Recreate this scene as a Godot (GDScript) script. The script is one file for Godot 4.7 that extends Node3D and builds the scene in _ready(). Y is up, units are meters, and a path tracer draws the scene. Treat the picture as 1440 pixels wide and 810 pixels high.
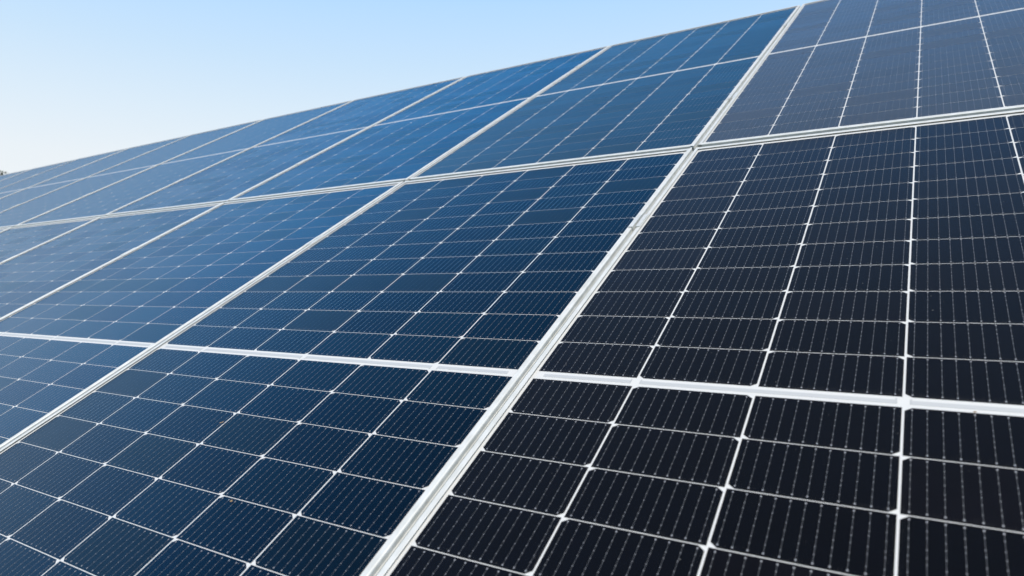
extends Node3D
# Two rows of framed solar panels on a 30 degree slope, seen close up with a wide lens.

const TILT := 30.25
const PITCH := 1.1514          # panel to panel along the row
const ROW := 2.3137            # panel to panel up the slope
const W := 1.1390
const H := 2.2937
const CELL_W := 0.182
const CELL_H := 0.0911
const CU := 0.185
const CV := 0.0926
const MID := 0.0102
const CLAMP_V := 0.625

const CAM := Transform3D(Basis(Vector3(0.8466522, -0.0002332, -0.5321467), Vector3(0.0035873, 0.9999797, 0.0052692), Vector3(0.5321346, -0.0063701, 0.8466358)), Vector3(0.0301, 1.6137, 1.0083))
const TREE := Vector3(-51.5, 0, -16.8)

var M := {}
var used := {}
var table: Transform3D
var rng := RandomNumberGenerator.new()


# ---------------------------------------------------------------- naming and tagging
func numbered(called: String) -> String:
	var n: int = used.get(called, 0)
	used[called] = n + 1
	return called if n == 0 else "%s_%03d" % [called, n]


func thing(called: String, label: String, category: String, group := "") -> Node3D:
	var o := Node3D.new()
	o.name = numbered(called)
	add_child(o)
	tag(o, label, category, group)
	return o


func tag(o: Node, label: String, category: String, group := "") -> void:
	o.set_meta("label", label)
	o.set_meta("category", category)
	if group != "":
		o.set_meta("group", group)


func part(called: String, mesh: Mesh, mat: Material, parent: Node, at := Transform3D()) -> MeshInstance3D:
	var o := MeshInstance3D.new()
	o.mesh = mesh
	o.material_override = mat
	var n := 0
	var plain := called
	while parent.has_node(NodePath(called)):
		n += 1
		called = "%s_%03d" % [plain, n]
	o.name = called
	o.transform = at
	parent.add_child(o, true)
	return o


# ---------------------------------------------------------------- shapes
func quad(st: SurfaceTool, a: Vector3, b: Vector3, c: Vector3, d: Vector3) -> void:
	# a b c d run clockwise seen from the front
	for p in [a, b, c, a, c, d]:
		st.add_vertex(p)


func start() -> SurfaceTool:
	var st := SurfaceTool.new()
	st.begin(Mesh.PRIMITIVE_TRIANGLES)
	st.set_smooth_group(-1)
	return st


func done(st: SurfaceTool) -> ArrayMesh:
	st.generate_normals()
	return st.commit()


func box(st: SurfaceTool, lo: Vector3, hi: Vector3) -> void:
	var p := func(x, y, z): return Vector3(hi.x if x else lo.x, hi.y if y else lo.y, hi.z if z else lo.z)
	quad(st, p.call(0, 1, 0), p.call(1, 1, 0), p.call(1, 1, 1), p.call(0, 1, 1))
	quad(st, p.call(0, 0, 0), p.call(0, 0, 1), p.call(1, 0, 1), p.call(1, 0, 0))
	quad(st, p.call(0, 0, 1), p.call(0, 1, 1), p.call(1, 1, 1), p.call(1, 0, 1))
	quad(st, p.call(0, 0, 0), p.call(1, 0, 0), p.call(1, 1, 0), p.call(0, 1, 0))
	quad(st, p.call(0, 0, 0), p.call(0, 1, 0), p.call(0, 1, 1), p.call(0, 0, 1))
	quad(st, p.call(1, 0, 0), p.call(1, 0, 1), p.call(1, 1, 1), p.call(1, 1, 0))


# a profile in (x, y), extruded along z from z0 to z1
func extrude(profile: PackedVector2Array, z0: float, z1: float) -> ArrayMesh:
	var st := start()
	if not Geometry2D.is_polygon_clockwise(profile):
		profile.reverse()
	var n := profile.size()
	for i in n:
		var a := profile[i]
		var b := profile[(i + 1) % n]
		quad(st, Vector3(a.x, a.y, z0), Vector3(a.x, a.y, z1), Vector3(b.x, b.y, z1), Vector3(b.x, b.y, z0))
	var tri := Geometry2D.triangulate_polygon(profile)
	for k in range(0, tri.size(), 3):
		var q := [profile[tri[k]], profile[tri[k + 1]], profile[tri[k + 2]]]
		var turn: float = (q[1] - q[0]).cross(q[2] - q[0])
		for far in [true, false]:
			var z := z1 if far else z0
			var order := [0, 1, 2] if (turn < 0) == far else [0, 2, 1]
			for j in order:
				st.add_vertex(Vector3(q[j].x, q[j].y, z))
	return done(st)


# frame rail whose outer face is at x = 0 and which reaches inwards along +x
func rail_profile(flange: float, round_: float) -> PackedVector2Array:
	var out := PackedVector2Array()
	for i in 7:                                # rounded outer shoulder
		var t := PI / 2 * i / 6.0
		out.append(Vector2(round_ - round_ * cos(t), 0.0042 - round_ + round_ * sin(t)))
	out.append_array(PackedVector2Array([
		Vector2(flange - 0.0006, 0.0042), Vector2(flange, 0.0038), Vector2(flange, 0.0035), Vector2(0.004, 0.0035), Vector2(0.002, -0.002), Vector2(0.002, -0.0228), Vector2(0.026, -0.0228), Vector2(0.026, -0.025),
		Vector2(0, -0.025), Vector2(0, -0.0078), Vector2(-0.0009, -0.0072), Vector2(-0.0009, -0.006), Vector2(0, -0.0052)]))
	return out


# half cell, corners cut on the side towards +z (down the slope)
func cell_mesh() -> ArrayMesh:
	var a := CELL_W / 2
	var b := CELL_H / 2
	var c := 0.0085
	var d := 0.0065
	var ring := [Vector2(-a, -b), Vector2(a, -b), Vector2(a, b - d), Vector2(a - c, b), Vector2(-a + c, b), Vector2(-a, b - d)]
	var st := start()
	for i in range(1, 5):
		for p in [ring[0], ring[i], ring[i + 1]]:
			st.add_vertex(Vector3(p.x, 0, p.y))
	for i in 6:
		var p: Vector2 = ring[i]
		var q: Vector2 = ring[(i + 1) % 6]
		quad(st, Vector3(p.x, 0, p.y), Vector3(p.x, -0.0003, p.y), Vector3(q.x, -0.0003, q.y), Vector3(q.x, 0, q.y))
	return done(st)


func cell_spots() -> Array:
	# position of every half cell, and whether its cut corners point up the slope
	var out := []
	for row in 24:
		var j := row - 12                     # -12 .. 11, counted up the slope from the middle gap
		var v := (j + 0.5) * CV + (MID if j >= 0 else -MID)
		for col in 6:
			var cut_up := (col % 2 == 1) == (j < 0)
			out.append([Vector3((col - 2.5) * CU, 0, -v), cut_up])
	return out


func busbar_mesh() -> ArrayMesh:
	# eleven solder ribbons with their pads on every half cell
	var st := start()
	var r := RandomNumberGenerator.new()
	r.seed = 5
	for s in cell_spots():
		var at: Vector3 = s[0]
		for k in 11:
			var x: float = at.x + (k - 5) * 0.01652
			var h := 0.00013
			var hw := 0.00016
			var z0: float = at.z - 0.0425
			var z1: float = at.z + 0.0425
			var a := Vector3(x - hw, 0.00002, 0)
			var top0 := Vector3(x - hw * 0.5, h, 0)
			var top1 := Vector3(x + hw * 0.5, h, 0)
			var b := Vector3(x + hw, 0.00002, 0)
			var f := Vector3(0, 0, z0)
			var t := Vector3(0, 0, z1)
			st.set_color(Color(0.20, 0.205, 0.215))
			quad(st, a + f, top0 + f, top0 + t, a + t)
			quad(st, top0 + f, top1 + f, top1 + t, top0 + t)
			quad(st, top1 + f, b + f, b + t, top1 + t)
			st.set_color(Color(0.31, 0.315, 0.33))
			for e in 8:
				var big := e == 0 or e == 7
				var zc: float = lerp(z0 + 0.0014, z1 - 0.0014, e / 7.0) + (0.0 if big else r.randf_range(-0.003, 0.003))
				var pw := 0.0010 if big else 0.00055
				var pl := 0.0012 if big else 0.0007
				var lift := 0.0002 + 0.00001 * (e % 3)
				quad(st, Vector3(x - pw, lift, zc - pl), Vector3(x + pw, lift, zc - pl), Vector3(x + pw, lift, zc + pl), Vector3(x - pw, lift, zc + pl))
	return done(st)


func speck_mesh() -> ArrayMesh:
	# grains of dust lying on the glass
	var st := start()
	var r := RandomNumberGenerator.new()
	r.seed = 8
	for i in 420:
		var at := Vector3(r.randf_range(-0.55, 0.55), 0.0035, r.randf_range(-1.12, 1.12))
		var size: float = 0.0003 + 0.0009 * pow(r.randf(), 3.0)
		var top := at + Vector3(0, size * 0.5, 0)
		var turn := r.randf() * TAU
		for k in 5:
			var a := turn + TAU * k / 5
			var b := turn + TAU * (k + 1) / 5
			for p in [at + Vector3(cos(a), 0, sin(a) * 0.7) * size, at + Vector3(cos(b), 0, sin(b) * 0.7) * size, top]:
				st.add_vertex(p)
	return done(st)


# ---------------------------------------------------------------- materials
func noise_tex(freq: float, lo: Color, hi: Color, seed_: int, size := 512, octaves := 4) -> NoiseTexture2D:
	var n := FastNoiseLite.new()
	n.noise_type = FastNoiseLite.TYPE_SIMPLEX_SMOOTH
	n.frequency = freq
	n.fractal_octaves = octaves
	n.seed = seed_
	var g := Gradient.new()
	g.colors = PackedColorArray([lo, hi])
	g.offsets = PackedFloat32Array([0.25, 0.75])
	var t := NoiseTexture2D.new()
	t.width = size
	t.height = size
	t.seamless = true
	t.noise = n
	t.color_ramp = g
	return t


func lin(r: float, g: float, b: float) -> Color:
	return Color(r, g, b).linear_to_srgb()


func mat(called: String, c: Color, rough: float, metal := 0.0, spec := 0.5) -> StandardMaterial3D:
	var m := StandardMaterial3D.new()
	m.resource_name = called
	m.albedo_color = c
	m.roughness = rough
	m.metallic = metal
	m.metallic_specular = spec
	M[called] = m
	return m


func triplanar(m: StandardMaterial3D, scale_: float) -> void:
	m.uv1_triplanar = true
	m.uv1_world_triplanar = true
	m.uv1_scale = Vector3.ONE * scale_


func materials() -> void:
	var al := mat("aluminium", lin(0.77, 0.77, 0.73), 0.45, 0.1)
	al.albedo_texture = noise_tex(0.02, Color(0.93, 0.93, 0.92), Color(1, 1, 1), 11)
	triplanar(al, 3.0)
	var cl := mat("clamp aluminium", lin(0.76, 0.765, 0.73), 0.4, 0.15)
	cl.albedo_texture = al.albedo_texture
	triplanar(cl, 5.0)
	mat("backsheet", lin(0.71, 0.705, 0.675), 0.5)
	# silicon under its blue anti-reflective film: dark face on, a blue sheen at a shallow angle; blue tint boosts the sky reflection, grey tint stands in for lens haze
	var wear := noise_tex(0.012, Color(0.27, 0.185, 0.185), Color(0.32, 0.215, 0.215), 21)
	# how blue the film shows through, how strong its sheen is and how much of the film's colour that sheen keeps
	var sheen_tints := {"sky_sheen": [Vector3(0.03, 0.48, 0.97), 0.88, 1.0], "navy": [Vector3(0.05, 0.42, 0.80), 0.58, 0.97], "less clean": [Vector3(0.07, 0.47, 0.84), 0.76, 0.65],
		"grey_sheen": [Vector3(0.15, 0.33, 0.56), 0.30, 0.2], "haze_sheen": [Vector3(0.16, 0.36, 0.62), 0.86, 0.25]}
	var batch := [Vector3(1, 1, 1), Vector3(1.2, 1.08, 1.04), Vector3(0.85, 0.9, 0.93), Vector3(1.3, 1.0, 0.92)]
	for kind in sheen_tints:
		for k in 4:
			var f: Vector3 = sheen_tints[kind][0] * batch[k]
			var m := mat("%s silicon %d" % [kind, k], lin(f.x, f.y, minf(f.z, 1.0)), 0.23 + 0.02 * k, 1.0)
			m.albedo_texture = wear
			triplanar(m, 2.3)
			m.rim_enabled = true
			m.rim = sheen_tints[kind][1]
			m.rim_tint = sheen_tints[kind][2]
	var du := mat("dust", Color(lin(0.50, 0.485, 0.47), 0.035), 0.9, 0.0, 0.2)  # thin dust whose grey also paints in lens haze
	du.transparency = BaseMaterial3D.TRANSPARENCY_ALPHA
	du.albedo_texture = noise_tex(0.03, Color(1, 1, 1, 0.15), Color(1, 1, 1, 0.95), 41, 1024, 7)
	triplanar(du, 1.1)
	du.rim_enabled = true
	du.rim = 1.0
	var so := mat("solder ribbon", Color.WHITE, 0.55, 0.15)
	so.vertex_color_use_as_albedo = true
	mat("bus ribbon", lin(0.55, 0.56, 0.555), 0.6, 0.15)
	var gl := mat("glass", Color(0.75, 0.74, 0.72, 0.002), 0.18, 0.0, 0.14)
	gl.transparency = BaseMaterial3D.TRANSPARENCY_ALPHA
	mat("galvanised", lin(0.45, 0.46, 0.47), 0.5, 0.5)
	mat("bolt", lin(0.4, 0.4, 0.4), 0.35, 0.8)
	mat("tan fleck", lin(0.30, 0.20, 0.10), 0.9)
	mat("dust speck", lin(0.17, 0.165, 0.155), 0.9)
	mat("dark fleck", lin(0.05, 0.04, 0.03), 0.9)
	var gr := mat("grass", Color.WHITE, 0.95)
	gr.albedo_texture = noise_tex(0.03, lin(0.045, 0.07, 0.022), lin(0.10, 0.12, 0.05), 31)
	triplanar(gr, 0.35)
	mat("bark", lin(0.09, 0.07, 0.05), 0.95)
	var lf := mat("leaves", lin(0.045, 0.06, 0.025), 0.8)
	lf.vertex_color_use_as_albedo = true
	lf.albedo_color = Color.WHITE
	lf.cull_mode = BaseMaterial3D.CULL_DISABLED


# ---------------------------------------------------------------- setting
func camera() -> void:
	var cam := Camera3D.new()
	cam.name = "camera"
	add_child(cam)
	cam.transform = CAM
	var lens := CameraAttributesPhysical.new()
	lens.frustum_focal_length = 12.0 / tan(deg_to_rad(46.732 / 2.0))
	lens.frustum_focus_distance = 1.6
	lens.frustum_near = 0.05
	lens.frustum_far = 6000.0
	lens.exposure_aperture = 5.6
	cam.attributes = lens
	cam.fov = 46.732
	cam.near = 0.05
	cam.far = 6000.0
	cam.current = true


func sky() -> void:
	# clear air: nearly white at the horizon, deep blue overhead
	var stops := [[-90, .30, .31, .26], [-1, .34, .35, .30], [0, .90, .93, 0.93], [6, .88, .92, 0.935], [10, .83, .895, 0.945], [14, .72, .85, 0.965],
		[18.5, .59, .785, 0.985], [23.5, .47, .72, 1.03], [30, .13, .56, 1.24], [40, .034, .255, .69], [55, .02, .10, .26], [90, .010, .035, .085]]
	var h := 512
	var im := Image.create(64, h, false, Image.FORMAT_RGBAF)
	for y in h:
		var e := 90.0 - (y + 0.5) / h * 180.0
		var c := Color.BLACK
		for k in stops.size() - 1:
			if e >= stops[k][0] and e <= stops[k + 1][0]:
				var t: float = (e - stops[k][0]) / (stops[k + 1][0] - stops[k][0])
				c = Color(stops[k][1], stops[k][2], stops[k][3]).lerp(Color(stops[k + 1][1], stops[k + 1][2], stops[k + 1][3]), t)
		for x in 64:
			im.set_pixel(x, y, c)
	var pano := PanoramaSkyMaterial.new()
	pano.panorama = ImageTexture.create_from_image(im)
	var s := Sky.new()
	s.sky_material = pano
	var env := Environment.new()
	env.background_mode = Environment.BG_SKY
	env.sky = s
	env.tonemap_mode = Environment.TONE_MAPPER_LINEAR
	env.tonemap_exposure = 1.0
	env.sdfgi_enabled = true
	env.ssao_enabled = true
	env.ssil_enabled = true
	var we := WorldEnvironment.new()
	we.name = "sky"
	we.environment = env
	add_child(we)


func sun() -> void:
	var l := DirectionalLight3D.new()
	l.name = "sun"
	l.light_energy = 1.2
	l.light_color = Color(1.0, 0.965, 0.915)
	l.light_angular_distance = 0.5
	l.shadow_enabled = true
	add_child(l)
	var to_sun := table.basis * Vector3(0.30, 0.93, -0.12)      # across the row, off the glass, down the slope
	l.look_at_from_position(to_sun * 10.0, Vector3.ZERO, Vector3.FORWARD)


func ground() -> void:
	var pm := PlaneMesh.new()
	pm.size = Vector2(8000, 8000)
	var g := part("ground", pm, M["grass"], self)
	g.set_meta("kind", "structure")


# ---------------------------------------------------------------- panels
func panel_parts(p: Node3D, apart: bool, sheen_kind: String) -> void:
	var long := extrude(rail_profile(0.011, 0.0026), -H / 2, H / 2)
	var short := extrude(rail_profile(0.015, 0.0018), -W / 2 + 0.0112, W / 2 - 0.0112)
	part("frame_rail", long, M["aluminium"], p, Transform3D(Basis(), Vector3(-W / 2, 0, 0)))
	part("frame_rail", long, M["aluminium"], p, Transform3D(Basis(Vector3.UP, PI), Vector3(W / 2, 0, 0)))
	part("frame_rail", short, M["aluminium"], p, Transform3D(Basis(Vector3.UP, PI / 2), Vector3(0, 0, H / 2)))
	part("frame_rail", short, M["aluminium"], p, Transform3D(Basis(Vector3.UP, -PI / 2), Vector3(0, 0, -H / 2)))
	var st := start()
	box(st, Vector3(-W / 2 + 0.0022, -0.0012, -H / 2 + 0.0022), Vector3(W / 2 - 0.0022, -0.0003, H / 2 - 0.0022))
	part("backsheet", done(st), M["backsheet"], p)
	var breaks := [-0.545, -2 * CU, 0.0, 2 * CU, 0.545]
	for i in 4:
		st = start()
		var x0: float = breaks[i] + 0.007
		var x1: float = breaks[i + 1] - 0.007
		box(st, Vector3(x0, -0.00028, -0.004), Vector3(x1, 0.00005, 0.004))
		for xe in [x0 + 0.0015, x1 - 0.0015]:
			if absf(xe) < 0.5:
				box(st, Vector3(xe - 0.0012, 0.00006, -0.0065), Vector3(xe + 0.0012, 0.0004, 0.0005))
		part("bus_ribbon", done(st), M["bus ribbon"], p)
	var cm := cell_mesh()
	var mixed := RandomNumberGenerator.new()
	mixed.seed = 3
	var joined := []
	for k in 4:
		joined.append(SurfaceTool.new())
		joined[k].begin(Mesh.PRIMITIVE_TRIANGLES)
	for s in cell_spots():
		var t := Transform3D(Basis(Vector3.UP, PI) if s[1] else Basis(), s[0])
		var k := mixed.randi() % 4
		if apart:
			part("solar_cell", cm, M["%s silicon %d" % [sheen_kind, k]], p, t)
		else:
			joined[0].append_from(cm, 0, t)
	if not apart:
		part("solar_cells", joined[0].commit(), M[sheen_kind + " silicon 1"], p).set_meta("kind", "stuff")
	part("busbars", BUS, M["solder ribbon"], p).set_meta("kind", "stuff")
	st = start()
	quad(st, Vector3(-W / 2 + 0.004, 0.0034, -H / 2 + 0.004), Vector3(W / 2 - 0.004, 0.0034, -H / 2 + 0.004), Vector3(W / 2 - 0.004, 0.0034, H / 2 - 0.004), Vector3(-W / 2 + 0.004, 0.0034, H / 2 - 0.004))
	part("glass", done(st), M["glass"], p)
	if apart:
		part("dust_specks", SPECKS, M["dust speck"], p).set_meta("kind", "stuff")
	if sheen_kind == "haze_sheen":
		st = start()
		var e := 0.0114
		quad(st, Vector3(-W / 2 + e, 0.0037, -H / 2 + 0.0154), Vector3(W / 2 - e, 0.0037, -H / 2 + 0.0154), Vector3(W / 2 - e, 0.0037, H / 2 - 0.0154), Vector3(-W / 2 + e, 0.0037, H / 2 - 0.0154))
		part("dust_haze_film", done(st), M["dust"], p)  # layer of fine dust, its grey also imitating glare haze


func on_table(u: float, v: float, w: float, turn := 0.0) -> Transform3D:
	return table * Transform3D(Basis(Vector3.UP, turn), Vector3(u, w, -v))


var BUS: ArrayMesh
var SPECKS: ArrayMesh
const ORDER := ["first", "second", "third", "fourth", "fifth", "sixth", "seventh", "eighth", "ninth", "tenth", "eleventh", "twelfth", "thirteenth"]


func panels() -> void:
	BUS = busbar_mesh()
	SPECKS = speck_mesh()
	var first := {}
	for row in 2:
		for k in range(-1, 13):
			var called := "lower" if row == 0 else "upper"
			var label := ""
			if k == 0:
				label = "near-black solar panel filling the lower right, right of the widest seam" if row == 0 else "greyish solar panel at top right, upper row, right of the widest seam"
			elif k == 1:
				label = "dark navy %s-row solar panel directly left of the widest seam" % called
			elif k < 0:
				label = "%s-row solar panel beyond the right edge of the view" % called
			else:
				label = "%s blue %s-row solar panel, %s one left of the widest seam" % ["mid" if k < 4 else "pale", called, ORDER[k - 1]]
			var apart := k >= 0 and k < (5 if row == 0 else 4)
			var sheen_kind: String = [["grey_sheen", "haze_sheen"], ["navy", "less clean"]][k][row] if k == 0 or k == 1 else "sky_sheen"  # sheen tint per panel imitates sky reflection and haze
			var sort := sheen_kind + str(apart)
			var p: Node3D
			if first.has(sort):
				p = first[sort].duplicate()
				p.name = numbered("solar_panel")
				add_child(p)
				p.set_meta("label", label)
			else:
				p = thing("solar_panel", label, "solar panel", "framed solar panels mounted in two rows")
				panel_parts(p, apart, sheen_kind)
				first[sort] = p
			p.transform = on_table(-k * PITCH + rng.randf_range(-0.0008, 0.0008), row * ROW + rng.randf_range(-0.001, 0.001), rng.randf_range(-0.0006, 0.0006), 0.0 if k == 0 else PI)
			p.rotate_object_local(Vector3.RIGHT, rng.randf_range(-0.0008, 0.0008))
			p.rotate_object_local(Vector3.BACK, rng.randf_range(-0.0012, 0.0012))


func clamps() -> void:
	var prof := PackedVector2Array([Vector2(-.0145, .0043), Vector2(-.0145, .0056), Vector2(-.014, .0061), Vector2(-.0046, .0061), Vector2(-.0037, .0052), Vector2(-.0037, -.012), Vector2(.0037, -.012), Vector2(.0037, .0052),
		Vector2(.0046, .0061), Vector2(.014, .0061), Vector2(.0145, .0056), Vector2(.0145, .0043), Vector2(.0053, .0043), Vector2(.0053, -.0136), Vector2(-.0053, -.0136), Vector2(-.0053, .0043)])
	var body := extrude(prof, -0.035, 0.035)
	var head := CylinderMesh.new()
	head.top_radius = 0.0025
	head.bottom_radius = 0.0025
	head.height = 0.004
	head.radial_segments = 6
	head.rings = 1
	for k in range(-1, 12):
		for c in 4:
			var row := c / 2
			var v := row * ROW + (CLAMP_V if c % 2 == 1 else -CLAMP_V)
			var seam: String = "the widest seam" if k == 0 else ("the seam right of the view" if k < 0 else "the %s seam left of the widest" % ORDER[k - 1])
			var o := thing("panel_clamp", "silver clamp on %s, %s of the %s row" % [seam, "higher" if c % 2 == 1 else "lower", "upper" if row == 1 else "lower"], "clamp", "clamps holding the panel frames")
			part("clamp_body", body, M["clamp aluminium"], o)
			part("bolt_head", head, M["bolt"], o, Transform3D(Basis(), Vector3(0, -0.0098, 0)))
			o.transform = on_table(-(k + 0.5) * PITCH, v, 0)


func supports() -> void:
	for c in 4:
		var v := (c / 2) * ROW + (CLAMP_V if c % 2 == 1 else -CLAMP_V)
		var st := start()
		box(st, Vector3(-14.5, -0.066, -0.02), Vector3(1.8, -0.0254, 0.02))
		var o := part(numbered("mounting_rail"), done(st), M["galvanised"], self)
		tag(o, "galvanised rail running under the %s panel row at its %s clamps" % ["upper" if c > 1 else "lower", "higher" if c % 2 == 1 else "lower"], "rail", "rails under the panels")
		o.transform = on_table(0, v, 0)
	for k in 4:
		var o := thing("support_frame", "steel frame of posts and a beam under the panels, %s from the right" % ORDER[k], "support frame", "steel frames carrying the rails")
		var x := 0.9 - k * 4.6
		o.position = Vector3(x, 0, 0)
		var st := start()
		box(st, Vector3(-0.03, -0.147, -3.3), Vector3(0.03, -0.0664, 0.95))
		part("beam", done(st), M["galvanised"], o, Transform3D(Basis(), Vector3(-x, 0, 0)) * table * Transform3D(Basis(), Vector3(x, 0, 0)))
		for v in [-0.5, 2.7]:
			var foot := table * Vector3(0, -0.15, -v)
			st = start()
			box(st, Vector3(-0.04, -0.3, foot.z - 0.05), Vector3(0.04, foot.y + 0.03, foot.z + 0.05))
			part("post", done(st), M["galvanised"], o)


# ---------------------------------------------------------------- small things
func flecks() -> void:
	var spots := [
		[-1.154, -0.229, 0.0053, 0.0016, 0.5, "tan fleck", "tiny tan plant fleck on the panel left of the widest seam, farther of two"],
		[-0.927, -0.388, 0.0042, 0.0022, -0.3, "tan fleck", "tiny brown plant fleck on the panel left of the widest seam, nearer of two"],
		[0.075, -0.012, 0.0022, 0.0018, 0.2, "tan fleck", "tiny orange speck on the white middle strip of the lower right panel"],
		[-0.405, 2.205, 0.004, 0.003, 0.9, "dark fleck", "tiny dark speck on the upper right panel beside the widest seam"],
		[-0.31, 0.80, 0.003, 0.002, 0.9, "dark fleck", "tiny dark speck near the top of the lower right panel"]]
	for s in spots:
		var st := start()
		var r := RandomNumberGenerator.new()
		r.seed = int(s[0] * 1000)
		var ring := []
		for i in 7:
			var a := TAU * i / 7
			ring.append(Vector3(cos(a) * s[2], 0, sin(a) * s[3]) * r.randf_range(0.7, 1.25))
		var top := Vector3(0.0004, 0.0011, 0)
		for i in 7:
			for p in [ring[i], ring[(i + 1) % 7], top]:
				st.add_vertex(p)
		var o := part(numbered("plant_fleck"), done(st), M[s[5]], self)
		tag(o, s[6], "debris", "specks of debris on the glass")
		o.transform = on_table(s[0], s[1], 0.0032, s[4])


func tree() -> void:
	var o := thing("distant_tree", "dark tree whose top just shows above the far left end of the panels", "tree")
	o.position = TREE
	var r := RandomNumberGenerator.new()
	r.seed = 77
	var st := start()
	var limbs := [[Vector3.ZERO, Vector3(0.2, 4.5, 0.1), 0.28, 0.19]]
	for i in 9:
		var a := i * 2.4
		var y := 2.6 + 0.55 * i
		var from := Vector3(0.1, min(y, 4.4), 0)
		limbs.append([from, from + Vector3(cos(a) * (3.3 - 0.2 * i), 1.6 + 0.3 * i, sin(a) * (3.3 - 0.2 * i)), 0.12, 0.04])
	for l in limbs:
		tube(st, l[0], l[1], l[2], l[3])
	part("trunk", done(st), M["bark"], o)
	var cr := SurfaceTool.new()
	cr.begin(Mesh.PRIMITIVE_TRIANGLES)
	var clumps := []
	for i in 46:
		var d := Vector3(r.randfn(), r.randfn() * 0.8, r.randfn()).normalized() * pow(r.randf(), 0.4)
		clumps.append([Vector3(0.1, 6.2, 0) + d * Vector3(3.6, 3.0, 3.6), r.randf_range(0.6, 1.1), r.randf_range(0.6, 1.35)])
	for c in clumps:
		for i in 190:
			var d: Vector3 = Vector3(r.randfn(), r.randfn(), r.randfn()).normalized() * pow(r.randf(), 0.5) * c[1]
			var at: Vector3 = c[0] + d
			var x := Vector3(r.randfn(), r.randfn(), r.randfn()).normalized()
			var y := x.cross(Vector3(r.randfn(), r.randfn(), r.randfn())).normalized()
			var s := r.randf_range(0.07, 0.13)
			var tone: float = c[2] * r.randf_range(0.8, 1.2)
			cr.set_color(Color(0.042 * tone, 0.058 * tone, 0.022 * tone))
			for p in [at - x * s, at + y * s * 0.6, at + x * s, at - x * s, at + x * s, at - y * s * 0.6]:
				cr.add_vertex(p)
	part("crown", done(cr), M["leaves"], o)


func tube(st: SurfaceTool, a: Vector3, b: Vector3, ra: float, rb: float) -> void:
	var d: Vector3 = (b - a).normalized()
	var x := d.cross(Vector3(0.3, 0.1, 1)).normalized()
	var y := d.cross(x)
	for i in 8:
		var t0 := TAU * i / 8
		var t1 := TAU * (i + 1) / 8
		var p0 := x * cos(t0) + y * sin(t0)
		var p1 := x * cos(t1) + y * sin(t1)
		quad(st, a + p0 * ra, a + p1 * ra, b + p1 * rb, b + p0 * rb)


func _ready() -> void:
	table = Transform3D(Basis(Vector3.RIGHT, deg_to_rad(TILT)), Vector3(0, 1.47, 0))
	rng.seed = 1
	camera()
	sky()
	sun()
	materials()
	ground()
	panels()
	supports()
	tree()
	clamps()
	flecks()
